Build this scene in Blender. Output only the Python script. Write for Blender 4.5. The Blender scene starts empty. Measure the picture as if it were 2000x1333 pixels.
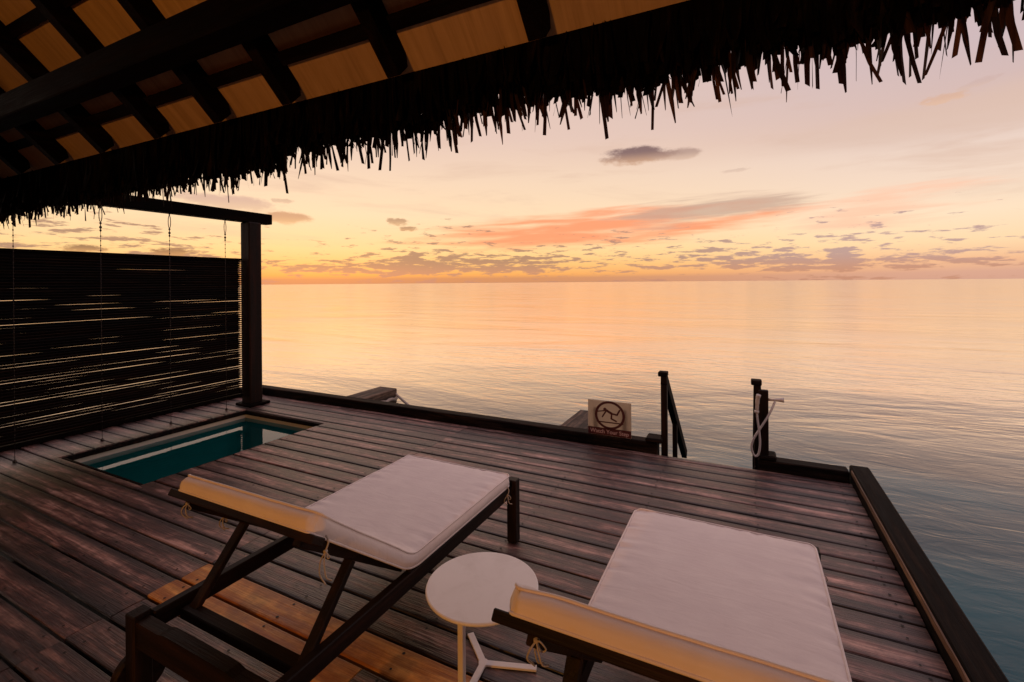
import bpy, bmesh, math, random
from mathutils import Vector, Matrix, noise
random.seed(7)
S = bpy.context.scene
COL = S.collection
R = math.radians

# ------------------------------------------------------------------ camera
CAM_H = 1.5
cam_d = bpy.data.cameras.new('camera')
cam_d.sensor_width = 36.0
cam_d.lens = 36.0 * 915.0 / 2000.0
cam_d.shift_y = -(666.5 - 552.5) / 2000.0
cam_d.clip_start = 0.05
cam_d.clip_end = 60000
cam = bpy.data.objects.new('camera', cam_d)
COL.objects.link(cam)
cam.location = (0, 0, CAM_H)
cam.rotation_euler = (Matrix.Rotation(R(26.54), 3, 'Z') @ Matrix.Rotation(R(90), 3, 'X') @ Matrix.Rotation(R(-0.46), 3, 'Z')).to_euler()
S.camera = cam
S.view_settings.view_transform = 'Standard'
S.view_settings.look = 'None'
S.view_settings.exposure = 0.0
S.view_settings.gamma = 1.0
S.render.engine = 'CYCLES'
S.cycles.max_bounces = 6
S.cycles.diffuse_bounces = 3
S.cycles.glossy_bounces = 3
S.cycles.transparent_max_bounces = 8
S.cycles.use_denoising = True
S.cycles.caustics_reflective = False
S.cycles.caustics_refractive = False


# ------------------------------------------------------------------ node helper
def lin(r, g, b):
    f = lambda c: (c / 255 / 12.92) if c / 255 <= 0.04045 else ((c / 255 + 0.055) / 1.055) ** 2.4
    return (f(r), f(g), f(b), 1)


class NT:
    def __init__(s, tree):
        s.t = tree
        s.n = tree.nodes
        s.l = tree.links

    def new(s, typ, **kw):
        n = s.n.new(typ)
        for k, v in kw.items():
            setattr(n, k, v)
        return n

    def put(s, sock, v):
        if isinstance(v, bpy.types.NodeSocket):
            s.l.new(v, sock)
        elif v is not None:
            sock.default_value = v

    def m(s, op, a, b=None, c=None, clamp=False):
        n = s.new('ShaderNodeMath', operation=op, use_clamp=clamp)
        for i, v in enumerate((a, b, c)):
            if v is not None:
                s.put(n.inputs[i], v)
        return n.outputs[0]

    def sm(s, x, lo, hi, a=0.0, b=1.0):
        n = s.new('ShaderNodeMapRange', interpolation_type='SMOOTHSTEP')
        for i, v in enumerate((x, lo, hi, a, b)):
            s.put(n.inputs[i], v)
        return n.outputs[0]

    def lr(s, x, lo, hi, a=0.0, b=1.0):
        n = s.new('ShaderNodeMapRange')
        for i, v in enumerate((x, lo, hi, a, b)):
            s.put(n.inputs[i], v)
        return n.outputs[0]

    def mix(s, f, a, b, blend='MIX'):
        n = s.new('ShaderNodeMix', data_type='RGBA', blend_type=blend)
        s.put(n.inputs[0], f)
        s.put(n.inputs[6], a)
        s.put(n.inputs[7], b)
        return n.outputs[2]

    def xyz(s, x, y, z=0.0):
        n = s.new('ShaderNodeCombineXYZ')
        for i, v in enumerate((x, y, z)):
            s.put(n.inputs[i], v)
        return n.outputs[0]

    def sep(s, v):
        n = s.new('ShaderNodeSeparateXYZ')
        s.put(n.inputs[0], v)
        return n.outputs

    def vm(s, op, a, b):
        n = s.new('ShaderNodeVectorMath', operation=op)
        s.put(n.inputs[0], a)
        s.put(n.inputs[1], b)
        return n.outputs[0]

    def noise(s, vec, scale=1.0, detail=4.0, rough=0.55, dist=0.0, dim='3D'):
        n = s.new('ShaderNodeTexNoise', noise_dimensions=dim)
        s.put(n.inputs['Vector'], vec)
        n.inputs['Scale'].default_value = scale
        n.inputs['Detail'].default_value = detail
        n.inputs['Roughness'].default_value = rough
        n.inputs['Distortion'].default_value = dist
        return n.outputs[0]

    def ramp(s, f, stops, interp='LINEAR'):
        n = s.new('ShaderNodeValToRGB')
        n.color_ramp.interpolation = interp
        e = n.color_ramp.elements
        while len(e) < len(stops):
            e.new(0.5)
        for i, (p, c) in enumerate(stops):
            e[i].position = p
            e[i].color = c
        s.put(n.inputs[0], f)
        return n.outputs[0]


# ------------------------------------------------------------------ sky (dusk, sun just down behind the screen's post)
SUN_AZ, SUN_EL = -50.0, 1.2          # degrees; azimuth from +Y towards +X
world = bpy.data.worlds.new('World')
S.world = world
world.use_nodes = True
W = NT(world.node_tree)
W.n.clear()
tc = W.new('ShaderNodeTexCoord').outputs['Generated']
dx, dy, dz = W.sep(tc)
az = W.m('MULTIPLY', W.m('ARCTAN2', dx, dy), 57.29578)
el = W.m('MULTIPLY', W.m('ARCSINE', dz), 57.29578)
elp = W.m('MAXIMUM', el, 0.0)
tt = W.m('SQRT', W.m('DIVIDE', elp, 90.0))
P = lambda e: math.sqrt(e / 90.0)
warm = W.ramp(tt, [(0.0, lin(198, 138, 98)), (P(.55), lin(206, 142, 96)), (P(1.0), lin(242, 168, 90)), (P(2.2), lin(248, 190, 114)),
                   (P(4), lin(252, 208, 144)), (P(8), lin(247, 214, 174)), (P(12), lin(238, 207, 178)), (P(17), lin(223, 193, 178)),
                   (P(25), lin(214, 186, 176)), (P(40), lin(206, 180, 180)), (P(90), lin(192, 170, 184))])
pink = W.ramp(tt, [(0.0, lin(208, 158, 136)), (P(.7), lin(214, 164, 140)), (P(1.8), lin(238, 184, 142)), (P(3.5), lin(248, 212, 168)),
                   (P(6), lin(246, 219, 188)), (P(9), lin(236, 210, 190)), (P(12.5), lin(226, 202, 190)), (P(15), lin(210, 181, 172)),
                   (P(20), lin(200, 178, 180)), (P(30), lin(198, 174, 178)), (P(50), lin(198, 174, 180)), (P(90), lin(192, 170, 184))])
sx, sy = math.sin(R(SUN_AZ)), math.cos(R(SUN_AZ))
hl = W.m('SQRT', W.m('ADD', W.m('MULTIPLY', dx, dx), W.m('ADD', W.m('MULTIPLY', dy, dy), 1e-6)))
cosd = W.m('DIVIDE', W.m('ADD', W.m('MULTIPLY', dx, sx), W.m('MULTIPLY', dy, sy)), hl)
col = W.mix(W.sm(cosd, 0.30, 1.0), pink, warm)
# the dusk sky fades away from the sunset
fade = W.sm(cosd, -0.6, 0.5, 0.55, 1.0)
fade = W.m('ADD', fade, W.m('MULTIPLY', W.m('SUBTRACT', 1.0, fade), W.sm(el, 25.0, 75.0)))
night = W.mix(0.35, col, lin(150, 145, 180))
col = W.mix(fade, W.mix(1.0, night, (.55, .55, .6, 1), 'MULTIPLY'), col)
# thin high veils
vz = W.noise(W.xyz(W.m('ADD', W.m('MULTIPLY', az, .045), W.m('MULTIPLY', el, .05)), W.m('MULTIPLY', el, .30)), 1.0, 5, .6, .4)
veil = W.m('MULTIPLY', W.sm(vz, .5, .72), W.m('MULTIPLY', W.sm(el, 2.0, 8.0), W.sm(el, 45.0, 16.0)))
col = W.mix(W.m('MULTIPLY', veil, .42), col, lin(206, 170, 150))


def ell(a0, e0, ra, re, shear=0.0):
    u = W.m('DIVIDE', W.m('SUBTRACT', az, a0), ra)
    v = W.m('DIVIDE', W.m('SUBTRACT', W.m('SUBTRACT', el, e0), W.m('MULTIPLY', W.m('SUBTRACT', az, a0), shear)), re)
    return W.m('SUBTRACT', 1.0, W.m('ADD', W.m('MULTIPLY', u, u), W.m('MULTIPLY', v, v)))


# broad tan veil high on one side
band = W.m('MULTIPLY', W.sm(W.m('ADD', ell(20, 14.2, 22, 2.6, .03), W.m('MULTIPLY', W.m('SUBTRACT', vz, .5), 1.5)), 0.0, 1.0), .7)
col = W.mix(band, col, lin(214, 184, 168))
# the lit cirrus wedge over the horizon
st = W.noise(W.xyz(W.m('MULTIPLY', az, .10), W.m('SUBTRACT', W.m('MULTIPLY', el, 1.1), W.m('MULTIPLY', az, .030))), 1.0, 5, .55, .3)
wedge = W.m('ADD', ell(-17.5, 6.3, 23, 2.5, .048), W.m('MULTIPLY', W.m('SUBTRACT', st, .5), 2.8))
wm = W.sm(wedge, -.1, 1.1)
col = W.mix(W.m('MULTIPLY', wm, .95), col, lin(246, 152, 108))
st2 = W.noise(W.xyz(W.m('ADD', W.m('MULTIPLY', az, .06), 7.3), W.m('SUBTRACT', W.m('MULTIPLY', el, .8), W.m('MULTIPLY', az, .035))), 1.0, 5, .6, .3)
gm = W.sm(W.m('ADD', ell(-5.5, 7.8, 14, 1.8, .05), W.m('MULTIPLY', W.m('SUBTRACT', st2, .5), 3.4)), .1, 1.0)
col = W.mix(W.m('MULTIPLY', gm, .72), col, lin(188, 155, 138))
pk = W.sm(W.m('ADD', ell(12, 6.8, 9, 2.6, .10), W.m('MULTIPLY', W.m('SUBTRACT', st, .5), 3.0)), .1, 1.2)
col = W.mix(W.m('MULTIPLY', pk, .75), col, lin(246, 190, 160))
# small flat cumulus in rows above the horizon
cn = W.noise(W.xyz(W.m('MULTIPLY', az, .40), W.m('MULTIPLY', el, 2.15), 3.0), 1.0, 5, .60)
prof = W.ramp(W.m('DIVIDE', elp, 9.0), [(0.0, (.50, .50, .50, 1)), (.07, (.40, .40, .40, 1)), (.11, (.48, .48, .48, 1)), (.18, (.585, .585, .585, 1)), (.27, (.53, .53, .53, 1)),
                                        (.38, (.48, .48, .48, 1)), (.56, (.44, .44, .44, 1)), (.85, (.33, .33, .33, 1)), (1.0, (.2, .2, .2, 1))])
lowf = W.noise(W.xyz(W.m('MULTIPLY', az, .07), W.m('MULTIPLY', el, .25), 9.0), 1.0, 1, .5)
cl = W.m('ADD', cn, W.m('ADD', W.m('SUBTRACT', prof, .5), W.m('MULTIPLY', W.m('SUBTRACT', lowf, .5), .36)))
cm = W.sm(cl, .492, .600)
ccol = W.mix(W.sm(cosd, .45, .95), lin(178, 146, 144), lin(160, 122, 104))
ccol = W.mix(W.sm(el, 3.0, .6), ccol, lin(192, 138, 112))
col = W.mix(W.m('MULTIPLY', cm, .88), col, ccol)


# a few single clouds
PN = [W.noise(W.xyz(W.m('MULTIPLY', az, .42), W.m('MULTIPLY', el, 1.0), 1.0), 1.0, 5, .62),
      W.noise(W.xyz(W.m('MULTIPLY', az, 1.3), W.m('MULTIPLY', el, 3.0), 2.0), 1.0, 4, .6)]
def puff(a0, e0, ra, re, c_top, c_low, amt, shear=0.0, seed=0.0, k=1.25):
    global col
    nz = PN[0 if re > .6 else 1]
    mk = W.sm(W.m('ADD', ell(a0, e0, ra, re, shear), W.m('MULTIPLY', W.m('SUBTRACT', nz, .5), k * 2)), -.15, .75)
    c = W.mix(W.sm(el, e0 - re * .8, e0 + re * .5), c_low, c_top)
    col = W.mix(W.m('MULTIPLY', mk, amt), col, c)


puff(-11.4, 14.55, 4.4, 1.15, lin(124, 96, 96), lin(196, 154, 126), .95, 0, 1.0)
puff(-7.2, 14.25, 3.0, .75, lin(160, 128, 118), lin(206, 172, 150), .7, .02, 2.0)
puff(16.2, 15.8, 1.9, .42, lin(212, 168, 140), lin(220, 178, 148), .65, .03, 3.0)
puff(18.4, 16.5, 1.6, .35, lin(198, 168, 160), lin(208, 176, 160), .5, .22, 4.0)
puff(-57.5, 8.6, 6.0, .85, lin(196, 158, 146), lin(214, 178, 150), .7, -.04, 5.0)
puff(-52.0, 7.25, 2.4, .8, lin(196, 146, 112), lin(222, 172, 124), .85, -.03, 6.0)
puff(-52.6, 9.1, 1.2, .3, lin(200, 165, 140), lin(216, 178, 150), .7, 0, 7.0)
puff(-40.2, 7.3, 1.4, .5, lin(176, 136, 106), lin(212, 168, 126), .85, -.06, 8.0)
puff(-38.9, 6.5, 1.3, .32, lin(170, 128, 98), lin(206, 156, 112), .85, 0, 9.0)
puff(-1.0, 12.0, 1.5, .22, lin(212, 184, 166), lin(220, 190, 170), .8, .02, 10.0)
puff(-62.5, 3.3, 2.0, .45, lin(140, 104, 80), lin(196, 146, 96), .9, 0, 11.0)
puff(-69.0, 3.4, 1.7, .4, lin(140, 104, 80), lin(196, 146, 96), .9, 0, 12.0)
# physical twilight air added under the painted dusk
sky = W.new('ShaderNodeTexSky', sky_type='NISHITA')
sky.sun_disc = False
sky.sun_elevation = R(SUN_EL)
sky.sun_rotation = R(SUN_AZ)
col = W.mix(1.0, col, W.mix(1.0, sky.outputs[0], (.008, .008, .008, 1), 'MULTIPLY'), 'ADD')
bg = W.new('ShaderNodeBackground')
W.put(bg.inputs[0], col)
bg.inputs[1].default_value = 1.10
wo = W.new('ShaderNodeOutputWorld')
W.l.new(bg.outputs[0], wo.inputs[0])

# ------------------------------------------------------------------ sun (afterglow)
sun_d = bpy.data.lights.new('sun', 'SUN')
sun_d.energy = 0.12
sun_d.angle = R(100)
sun_d.color = (1.0, .62, .30)
sun = bpy.data.objects.new('sun', sun_d)
COL.objects.link(sun)
sdir = Vector((math.sin(R(SUN_AZ)) * math.cos(R(SUN_EL + 1)), math.cos(R(SUN_AZ)) * math.cos(R(SUN_EL + 1)), math.sin(R(SUN_EL + 1))))
sun.rotation_euler = sdir.to_track_quat('Z', 'Y').to_euler()
sun.location = sdir * 30


# ------------------------------------------------------------------ materials
def mat(name):
    m = bpy.data.materials.new(name)
    m.use_nodes = True
    t = NT(m.node_tree)
    t.n.clear()
    out = t.new('ShaderNodeOutputMaterial')
    return m, t, out


def princ(t, out, **kw):
    b = t.new('ShaderNodeBsdfPrincipled')
    for k, v in kw.items():
        t.put(b.inputs[k.replace('_', ' ')], v)
    t.l.new(b.outputs[0], out.inputs[0])
    return b


def bump(t, h, strength=.3, dist=.01):
    n = t.new('ShaderNodeBump')
    n.inputs['Strength'].default_value = strength
    n.inputs['Distance'].default_value = dist
    t.put(n.inputs['Height'], h)
    return n.outputs[0]


def objco(t, mul=37.0):
    o = t.new('ShaderNodeTexCoord').outputs['Object']
    rn = t.new('ShaderNodeObjectInfo').outputs['Random']
    return t.vm('ADD', o, t.xyz(t.m('MULTIPLY', rn, mul), t.m('MULTIPLY', rn, mul * .7), 0.0)), rn


def wood(name, c_dark, c_mid, c_pale, axis='X', rough=(.42, .7), grain=1.0, stain=.5, spec=.5, val=.25, edge=0):
    """weathered timber, grain along the given object axis"""
    m, t, out = mat(name)
    v, rn = objco(t)
    x, y, z = t.sep(v)
    if axis == 'Y':
        x, y = y, x
    if axis == 'Z':
        x, z = z, x
    lo = t.xyz(t.m('MULTIPLY', x, 1.3), t.m('MULTIPLY', y, 26.0), t.m('MULTIPLY', z, 26.0))
    g1 = t.noise(lo, 1.0, 4, .62, .5)
    fi = t.xyz(t.m('MULTIPLY', x, 5.0), t.m('MULTIPLY', y, 170.0), t.m('MULTIPLY', z, 170.0))
    g2 = t.noise(fi, 1.0, 3, .6)
    bl = t.noise(t.xyz(t.m('MULTIPLY', x, 1.5), t.m('MULTIPLY', y, 14.0), t.m('MULTIPLY', z, 14.0)), 1.0, 4, .68, .7)
    b2 = t.noise(v, 14.0, 3, .65)
    f = t.m('ADD', t.m('MULTIPLY', g1, .50), t.m('ADD', t.m('MULTIPLY', g2, .22), t.m('MULTIPLY', bl, .34)))
    c = t.ramp(f, [(.36, c_dark), (.50, c_mid), (.66, c_pale)])
    st = t.sm(t.m('ADD', t.m('MULTIPLY', bl, .7), t.m('MULTIPLY', b2, .3)), .42, .66)
    c = t.mix(t.m('MULTIPLY', t.m('SUBTRACT', 1.0, st), stain), c, c_dark)
    if edge:
        # grime gathered along the board's long edges
        oy_ = t.sep(t.new('ShaderNodeTexCoord').outputs['Object'])[1]
        ew = t.m('ADD', t.m('ABSOLUTE', t.m('ADD', oy_, t.m('MULTIPLY', t.m('SUBTRACT', rn, .35), .05))), t.m('MULTIPLY', t.m('SUBTRACT', bl, .5), .085))
        c = t.mix(t.m('MULTIPLY', t.sm(ew, .028, .078), edge), c, c_dark)
    br = t.m('ADD', 1.0 - val, t.m('MULTIPLY', rn, 2 * val))
    c = t.mix(1.0, c, t.xyz(br, br, br), 'MULTIPLY')
    rg = t.lr(t.m('ADD', t.m('MULTIPLY', g2, .5), t.m('MULTIPLY', bl, .5)), .3, .7, rough[0], rough[1])
    h = t.m('ADD', t.m('MULTIPLY', g1, .6), t.m('ADD', g2, t.m('MULTIPLY', b2, .25)))
    princ(t, out, Base_Color=c, Roughness=rg, Normal=bump(t, h, .45 * grain, .004), Specular_IOR_Level=spec)
    return m


def rgb(r, g, b):
    return (r, g, b, 1)


M = {}
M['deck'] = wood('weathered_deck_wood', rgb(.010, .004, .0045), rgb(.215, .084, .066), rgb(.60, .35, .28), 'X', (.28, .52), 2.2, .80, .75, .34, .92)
M['deck_new_glow'] = wood('oiled_deck_wood_lamp_glow', rgb(.20, .050, .008), rgb(.80, .32, .05), rgb(.95, .54, .15), 'X', (.36, .6), 1.2, .68, .5, .06, .45)  # newer orange boards, with the lamp's warm glow painted into their colour
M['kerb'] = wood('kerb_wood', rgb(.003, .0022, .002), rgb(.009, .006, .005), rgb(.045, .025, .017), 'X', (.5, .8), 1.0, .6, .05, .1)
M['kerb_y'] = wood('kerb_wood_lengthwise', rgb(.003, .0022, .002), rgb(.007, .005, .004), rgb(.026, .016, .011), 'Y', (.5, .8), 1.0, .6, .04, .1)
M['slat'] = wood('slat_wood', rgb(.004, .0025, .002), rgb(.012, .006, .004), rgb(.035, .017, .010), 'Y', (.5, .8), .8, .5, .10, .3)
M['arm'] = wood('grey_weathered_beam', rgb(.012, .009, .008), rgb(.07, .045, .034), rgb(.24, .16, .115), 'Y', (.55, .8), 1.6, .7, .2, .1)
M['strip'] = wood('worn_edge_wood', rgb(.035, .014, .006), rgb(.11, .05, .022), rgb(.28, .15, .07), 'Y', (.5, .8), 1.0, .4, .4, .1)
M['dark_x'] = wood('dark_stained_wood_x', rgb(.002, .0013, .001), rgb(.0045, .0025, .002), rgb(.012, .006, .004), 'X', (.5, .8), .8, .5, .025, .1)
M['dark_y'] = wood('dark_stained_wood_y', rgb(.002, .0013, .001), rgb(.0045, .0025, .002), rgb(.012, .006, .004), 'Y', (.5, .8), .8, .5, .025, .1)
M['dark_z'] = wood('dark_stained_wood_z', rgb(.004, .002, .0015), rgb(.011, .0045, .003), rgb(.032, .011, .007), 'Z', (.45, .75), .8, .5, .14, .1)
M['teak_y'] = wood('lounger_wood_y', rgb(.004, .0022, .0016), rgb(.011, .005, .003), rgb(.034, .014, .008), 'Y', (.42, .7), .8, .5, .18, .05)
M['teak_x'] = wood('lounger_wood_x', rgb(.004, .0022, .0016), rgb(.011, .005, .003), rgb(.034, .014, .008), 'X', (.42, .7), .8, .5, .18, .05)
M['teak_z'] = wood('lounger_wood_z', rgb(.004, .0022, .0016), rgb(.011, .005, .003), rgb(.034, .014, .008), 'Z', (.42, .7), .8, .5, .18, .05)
M['ply'] = wood('plywood_soffit', rgb(.30, .185, .095), rgb(.42, .26, .135), rgb(.49, .315, .17), 'Y', (.6, .85), .4, .2, .2, .05)

m, t, out = mat('cushion_fabric')
v = t.new('ShaderNodeTexCoord').outputs['Object']
wv = t.noise(v, 900.0, 2, .5)
cl_ = t.noise(v, 7.0, 5, .6, .4)
c = t.mix(t.sm(cl_, .3, .75), rgb(.80, .68, .63), rgb(.85, .735, .675))
sx_, sy_, sz_ = t.sep(v)
cr = t.noise(t.xyz(t.m('MULTIPLY', sx_, 6.0), t.m('MULTIPLY', sy_, 26.0), t.m('MULTIPLY', sz_, 8.0)), 1.0, 4, .55, .8)
h = t.m('ADD', t.m('MULTIPLY', wv, .05), t.m('ADD', t.m('MULTIPLY', cl_, .3), t.m('MULTIPLY', cr, .35)))
princ(t, out, Base_Color=c, Roughness=.85, Normal=bump(t, h, .35, .02), Sheen_Weight=.15)
M['fabric'] = m

m, t, out = mat('white_lacquer')
v = t.new('ShaderNodeTexCoord').outputs['Object']
n1 = t.noise(v, 9.0, 6, .65, .6)
n2 = t.noise(v, 60.0, 4, .6)
c = t.mix(t.m('MULTIPLY', t.sm(n1, .45, .75), .45), rgb(.82, .77, .73), rgb(.66, .60, .55))
princ(t, out, Base_Color=c, Roughness=t.lr(n1, .3, .7, .38, .6), Normal=bump(t, n2, .05, .003), Specular_IOR_Level=.4)
M['white'] = m

m, t, out = mat('off_white_plastic')
v = t.new('ShaderNodeTexCoord').outputs['Object']
n1 = t.noise(v, 30.0, 4, .6)
princ(t, out, Base_Color=t.mix(n1, rgb(.50, .44, .41), rgb(.64, .58, .54)), Roughness=.4)
M['plastic'] = m

m, t, out = mat('dull_steel')
v = t.new('ShaderNodeTexCoord').outputs['Object']
n1 = t.noise(v, 40.0, 4, .6)
princ(t, out, Base_Color=t.mix(n1, rgb(.03, .022, .018), rgb(.09, .07, .06)), Roughness=.45, Metallic=.8)
M['steel'] = m

m, t, out = mat('black_rubber')
v = t.new('ShaderNodeTexCoord').outputs['Object']
n1 = t.noise(v, 40.0, 4, .6)
princ(t, out, Base_Color=t.mix(n1, rgb(.010, .009, .009), rgb(.025, .022, .02)), Roughness=.7)
M['rubber'] = m

m, t, out = mat('cotton_rope')
v = t.new('ShaderNodeTexCoord').outputs['Object']
n1 = t.noise(v, 160.0, 3, .6)
princ(t, out, Base_Color=t.mix(n1, rgb(.30, .24, .19), rgb(.52, .45, .38)), Roughness=.9, Normal=bump(t, n1, .3, .002))
M['rope'] = m

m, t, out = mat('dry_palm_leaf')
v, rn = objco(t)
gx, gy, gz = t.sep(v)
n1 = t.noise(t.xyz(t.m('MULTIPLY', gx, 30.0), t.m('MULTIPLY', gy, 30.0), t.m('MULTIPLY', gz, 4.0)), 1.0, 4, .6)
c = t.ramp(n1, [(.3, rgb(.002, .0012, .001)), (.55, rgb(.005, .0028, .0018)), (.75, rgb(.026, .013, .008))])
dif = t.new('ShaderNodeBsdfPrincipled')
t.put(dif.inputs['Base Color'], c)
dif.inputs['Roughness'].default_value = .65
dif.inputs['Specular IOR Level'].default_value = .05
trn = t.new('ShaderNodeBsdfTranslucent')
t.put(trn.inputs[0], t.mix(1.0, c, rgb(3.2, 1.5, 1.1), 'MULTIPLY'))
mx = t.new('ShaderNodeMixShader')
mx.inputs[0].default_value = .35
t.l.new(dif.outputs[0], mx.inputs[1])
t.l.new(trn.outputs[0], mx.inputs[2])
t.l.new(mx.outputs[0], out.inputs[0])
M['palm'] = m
m, t, out = mat('brown_palm_leaf')
v, rn = objco(t)
gx, gy, gz = t.sep(v)
n1 = t.noise(t.xyz(t.m('MULTIPLY', gx, 90.0), t.m('MULTIPLY', gy, 30.0), t.m('MULTIPLY', gz, 5.0)), 1.0, 4, .6)
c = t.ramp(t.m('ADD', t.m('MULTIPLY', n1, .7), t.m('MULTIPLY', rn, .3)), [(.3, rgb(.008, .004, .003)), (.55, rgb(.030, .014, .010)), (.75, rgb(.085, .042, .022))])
dif = t.new('ShaderNodeBsdfPrincipled')
t.put(dif.inputs['Base Color'], c)
dif.inputs['Roughness'].default_value = .6
dif.inputs['Specular IOR Level'].default_value = .15
trn = t.new('ShaderNodeBsdfTranslucent')
t.put(trn.inputs[0], t.mix(1.0, c, rgb(1.8, .9, .7), 'MULTIPLY'))
mx = t.new('ShaderNodeMixShader')
mx.inputs[0].default_value = .45
t.l.new(dif.outputs[0], mx.inputs[1])
t.l.new(trn.outputs[0], mx.inputs[2])
t.l.new(mx.outputs[0], out.inputs[0])
M['palm_brown'] = m

m, t, out = mat('thatch')
v = t.new('ShaderNodeTexCoord').outputs['Object']
gx, gy, gz = t.sep(v)
n1 = t.noise(t.xyz(t.m('MULTIPLY', gx, 40.0), t.m('MULTIPLY', gy, 5.0), t.m('MULTIPLY', gz, 5.0)), 1.0, 5, .65)
princ(t, out, Base_Color=t.ramp(n1, [(.3, rgb(.03, .02, .012)), (.7, rgb(.14, .09, .05))]), Roughness=.85, Normal=bump(t, n1, .8, .03))
M['thatch'] = m

m, t, out = mat('translucent_acrylic')
v = t.new('ShaderNodeTexCoord').outputs['Object']
n1 = t.noise(v, 8.0, 4, .6)
c = t.mix(n1, rgb(.66, .58, .48), rgb(.74, .66, .56))
a = t.new('ShaderNodeBsdfTranslucent')
t.put(a.inputs[0], c)
b = t.new('ShaderNodeBsdfPrincipled')
t.put(b.inputs['Base Color'], c)
b.inputs['Roughness'].default_value = .3
mx = t.new('ShaderNodeMixShader')
mx.inputs[0].default_value = .25
t.l.new(a.outputs[0], mx.inputs[1])
t.l.new(b.outputs[0], mx.inputs[2])
t.l.new(mx.outputs[0], out.inputs[0])
M['acrylic'] = m

m, t, out = mat('maroon_print')
v = t.new('ShaderNodeTexCoord').outputs['Object']
n1 = t.noise(v, 25.0, 4, .6)
princ(t, out, Base_Color=t.mix(n1, rgb(.045, .004, .008), rgb(.075, .007, .014)), Roughness=.55)
M['maroon'] = m
m, t, out = mat('pink_lettering')
v = t.new('ShaderNodeTexCoord').outputs['Object']
n1 = t.noise(v, 25.0, 4, .6)
princ(t, out, Base_Color=t.mix(n1, rgb(.55, .36, .36), rgb(.66, .46, .45)), Roughness=.5)
M['pinktext'] = m

# pool
m, t, out = mat('pool_lining')
v = t.new('ShaderNodeTexCoord').outputs['Object']
x_, y_, z_ = t.sep(v)
n1 = t.noise(v, 6.0, 5, .6, .4)
teal = t.mix(n1, rgb(.018, .29, .28), rgb(.040, .38, .36))
cream = t.mix(n1, rgb(.60, .52, .42), rgb(.76, .67, .55))
c = t.mix(t.sm(z_, -.100, -.094), teal, cream)
princ(t, out, Base_Color=c, Roughness=.45)
M['pool'] = m
m, t, out = mat('pool_water')
v = t.new('ShaderNodeTexCoord').outputs['Object']
nb = bump(t, t.noise(v, 5.0, 2, .5), .02, .02)
fr = t.new('ShaderNodeFresnel')
fr.inputs[0].default_value = 1.36
t.put(fr.inputs[1], nb)
gl = t.new('ShaderNodeBsdfGlossy')
gl.inputs[0].default_value = (1, 1, 1, 1)
gl.inputs[1].default_value = 0.0
t.put(gl.inputs['Normal'], nb)
tr = t.new('ShaderNodeBsdfTransparent')
tr.inputs[0].default_value = (.50, .96, .95, 1)
mx = t.new('ShaderNodeMixShader')
t.put(mx.inputs[0], fr.outputs[0])
t.l.new(tr.outputs[0], mx.inputs[1])
t.l.new(gl.outputs[0], mx.inputs[2])
t.l.new(mx.outputs[0], out.inputs[0])
M['pool_water'] = m

# sea: long soft swell lines
m, t, out = mat('sea_water')
v = t.new('ShaderNodeTexCoord').outputs['Object']
x_, y_, z_ = t.sep(v)
w1 = t.noise(t.xyz(t.m('MULTIPLY', x_, .42), t.m('MULTIPLY', y_, 1.15)), 1.0, 4, .5, 1.2)
w2 = t.noise(t.xyz(t.m('MULTIPLY', x_, .09), t.m('MULTIPLY', y_, .22), 4.0), 1.0, 4, .5, 1.0)
w3 = t.noise(t.xyz(t.m('MULTIPLY', x_, 1.5), t.m('MULTIPLY', y_, 3.4), 8.0), 1.0, 3, .55, 1.2)
h = t.m('ADD', t.m('MULTIPLY', w1, .42), t.m('ADD', t.m('MULTIPLY', w2, 2.6), t.m('MULTIPLY', w3, .22)))
dp = t.noise(t.xyz(t.m('MULTIPLY', x_, .12), t.m('MULTIPLY', y_, .3), 2.0), 1.0, 4, .6, .6)
c = t.mix(t.sm(dp, .35, .68), rgb(.006, .055, .078), rgb(.018, .125, .155))
rg = t.lr(w2, .3, .7, .13, .22)
nb = bump(t, h, .36, .10)
fr = t.new('ShaderNodeFresnel')
fr.inputs[0].default_value = 1.34
t.put(fr.inputs[1], nb)
body = t.new('ShaderNodeBsdfDiffuse')
t.put(body.inputs[0], c)
gl = t.new('ShaderNodeBsdfGlossy')
gl.inputs[0].default_value = (1.0, .88, .75, 1)
t.put(gl.inputs[1], rg)
t.put(gl.inputs['Normal'], nb)
mx = t.new('ShaderNodeMixShader')
t.put(mx.inputs[0], t.m('MULTIPLY', t.m('POWER', fr.outputs[0], 1.6), 5.0, clamp=True))
t.l.new(body.outputs[0], mx.inputs[1])
t.l.new(gl.outputs[0], mx.inputs[2])
t.l.new(mx.outputs[0], out.inputs[0])
M['sea'] = m

m, t, out = mat('plaster')
v = t.new('ShaderNodeTexCoord').outputs['Object']
n1 = t.noise(v, 4.0, 5, .6)
princ(t, out, Base_Color=t.mix(n1, rgb(.20, .13, .08), rgb(.28, .19, .12)), Roughness=.8)
M['plaster'] = m


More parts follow.
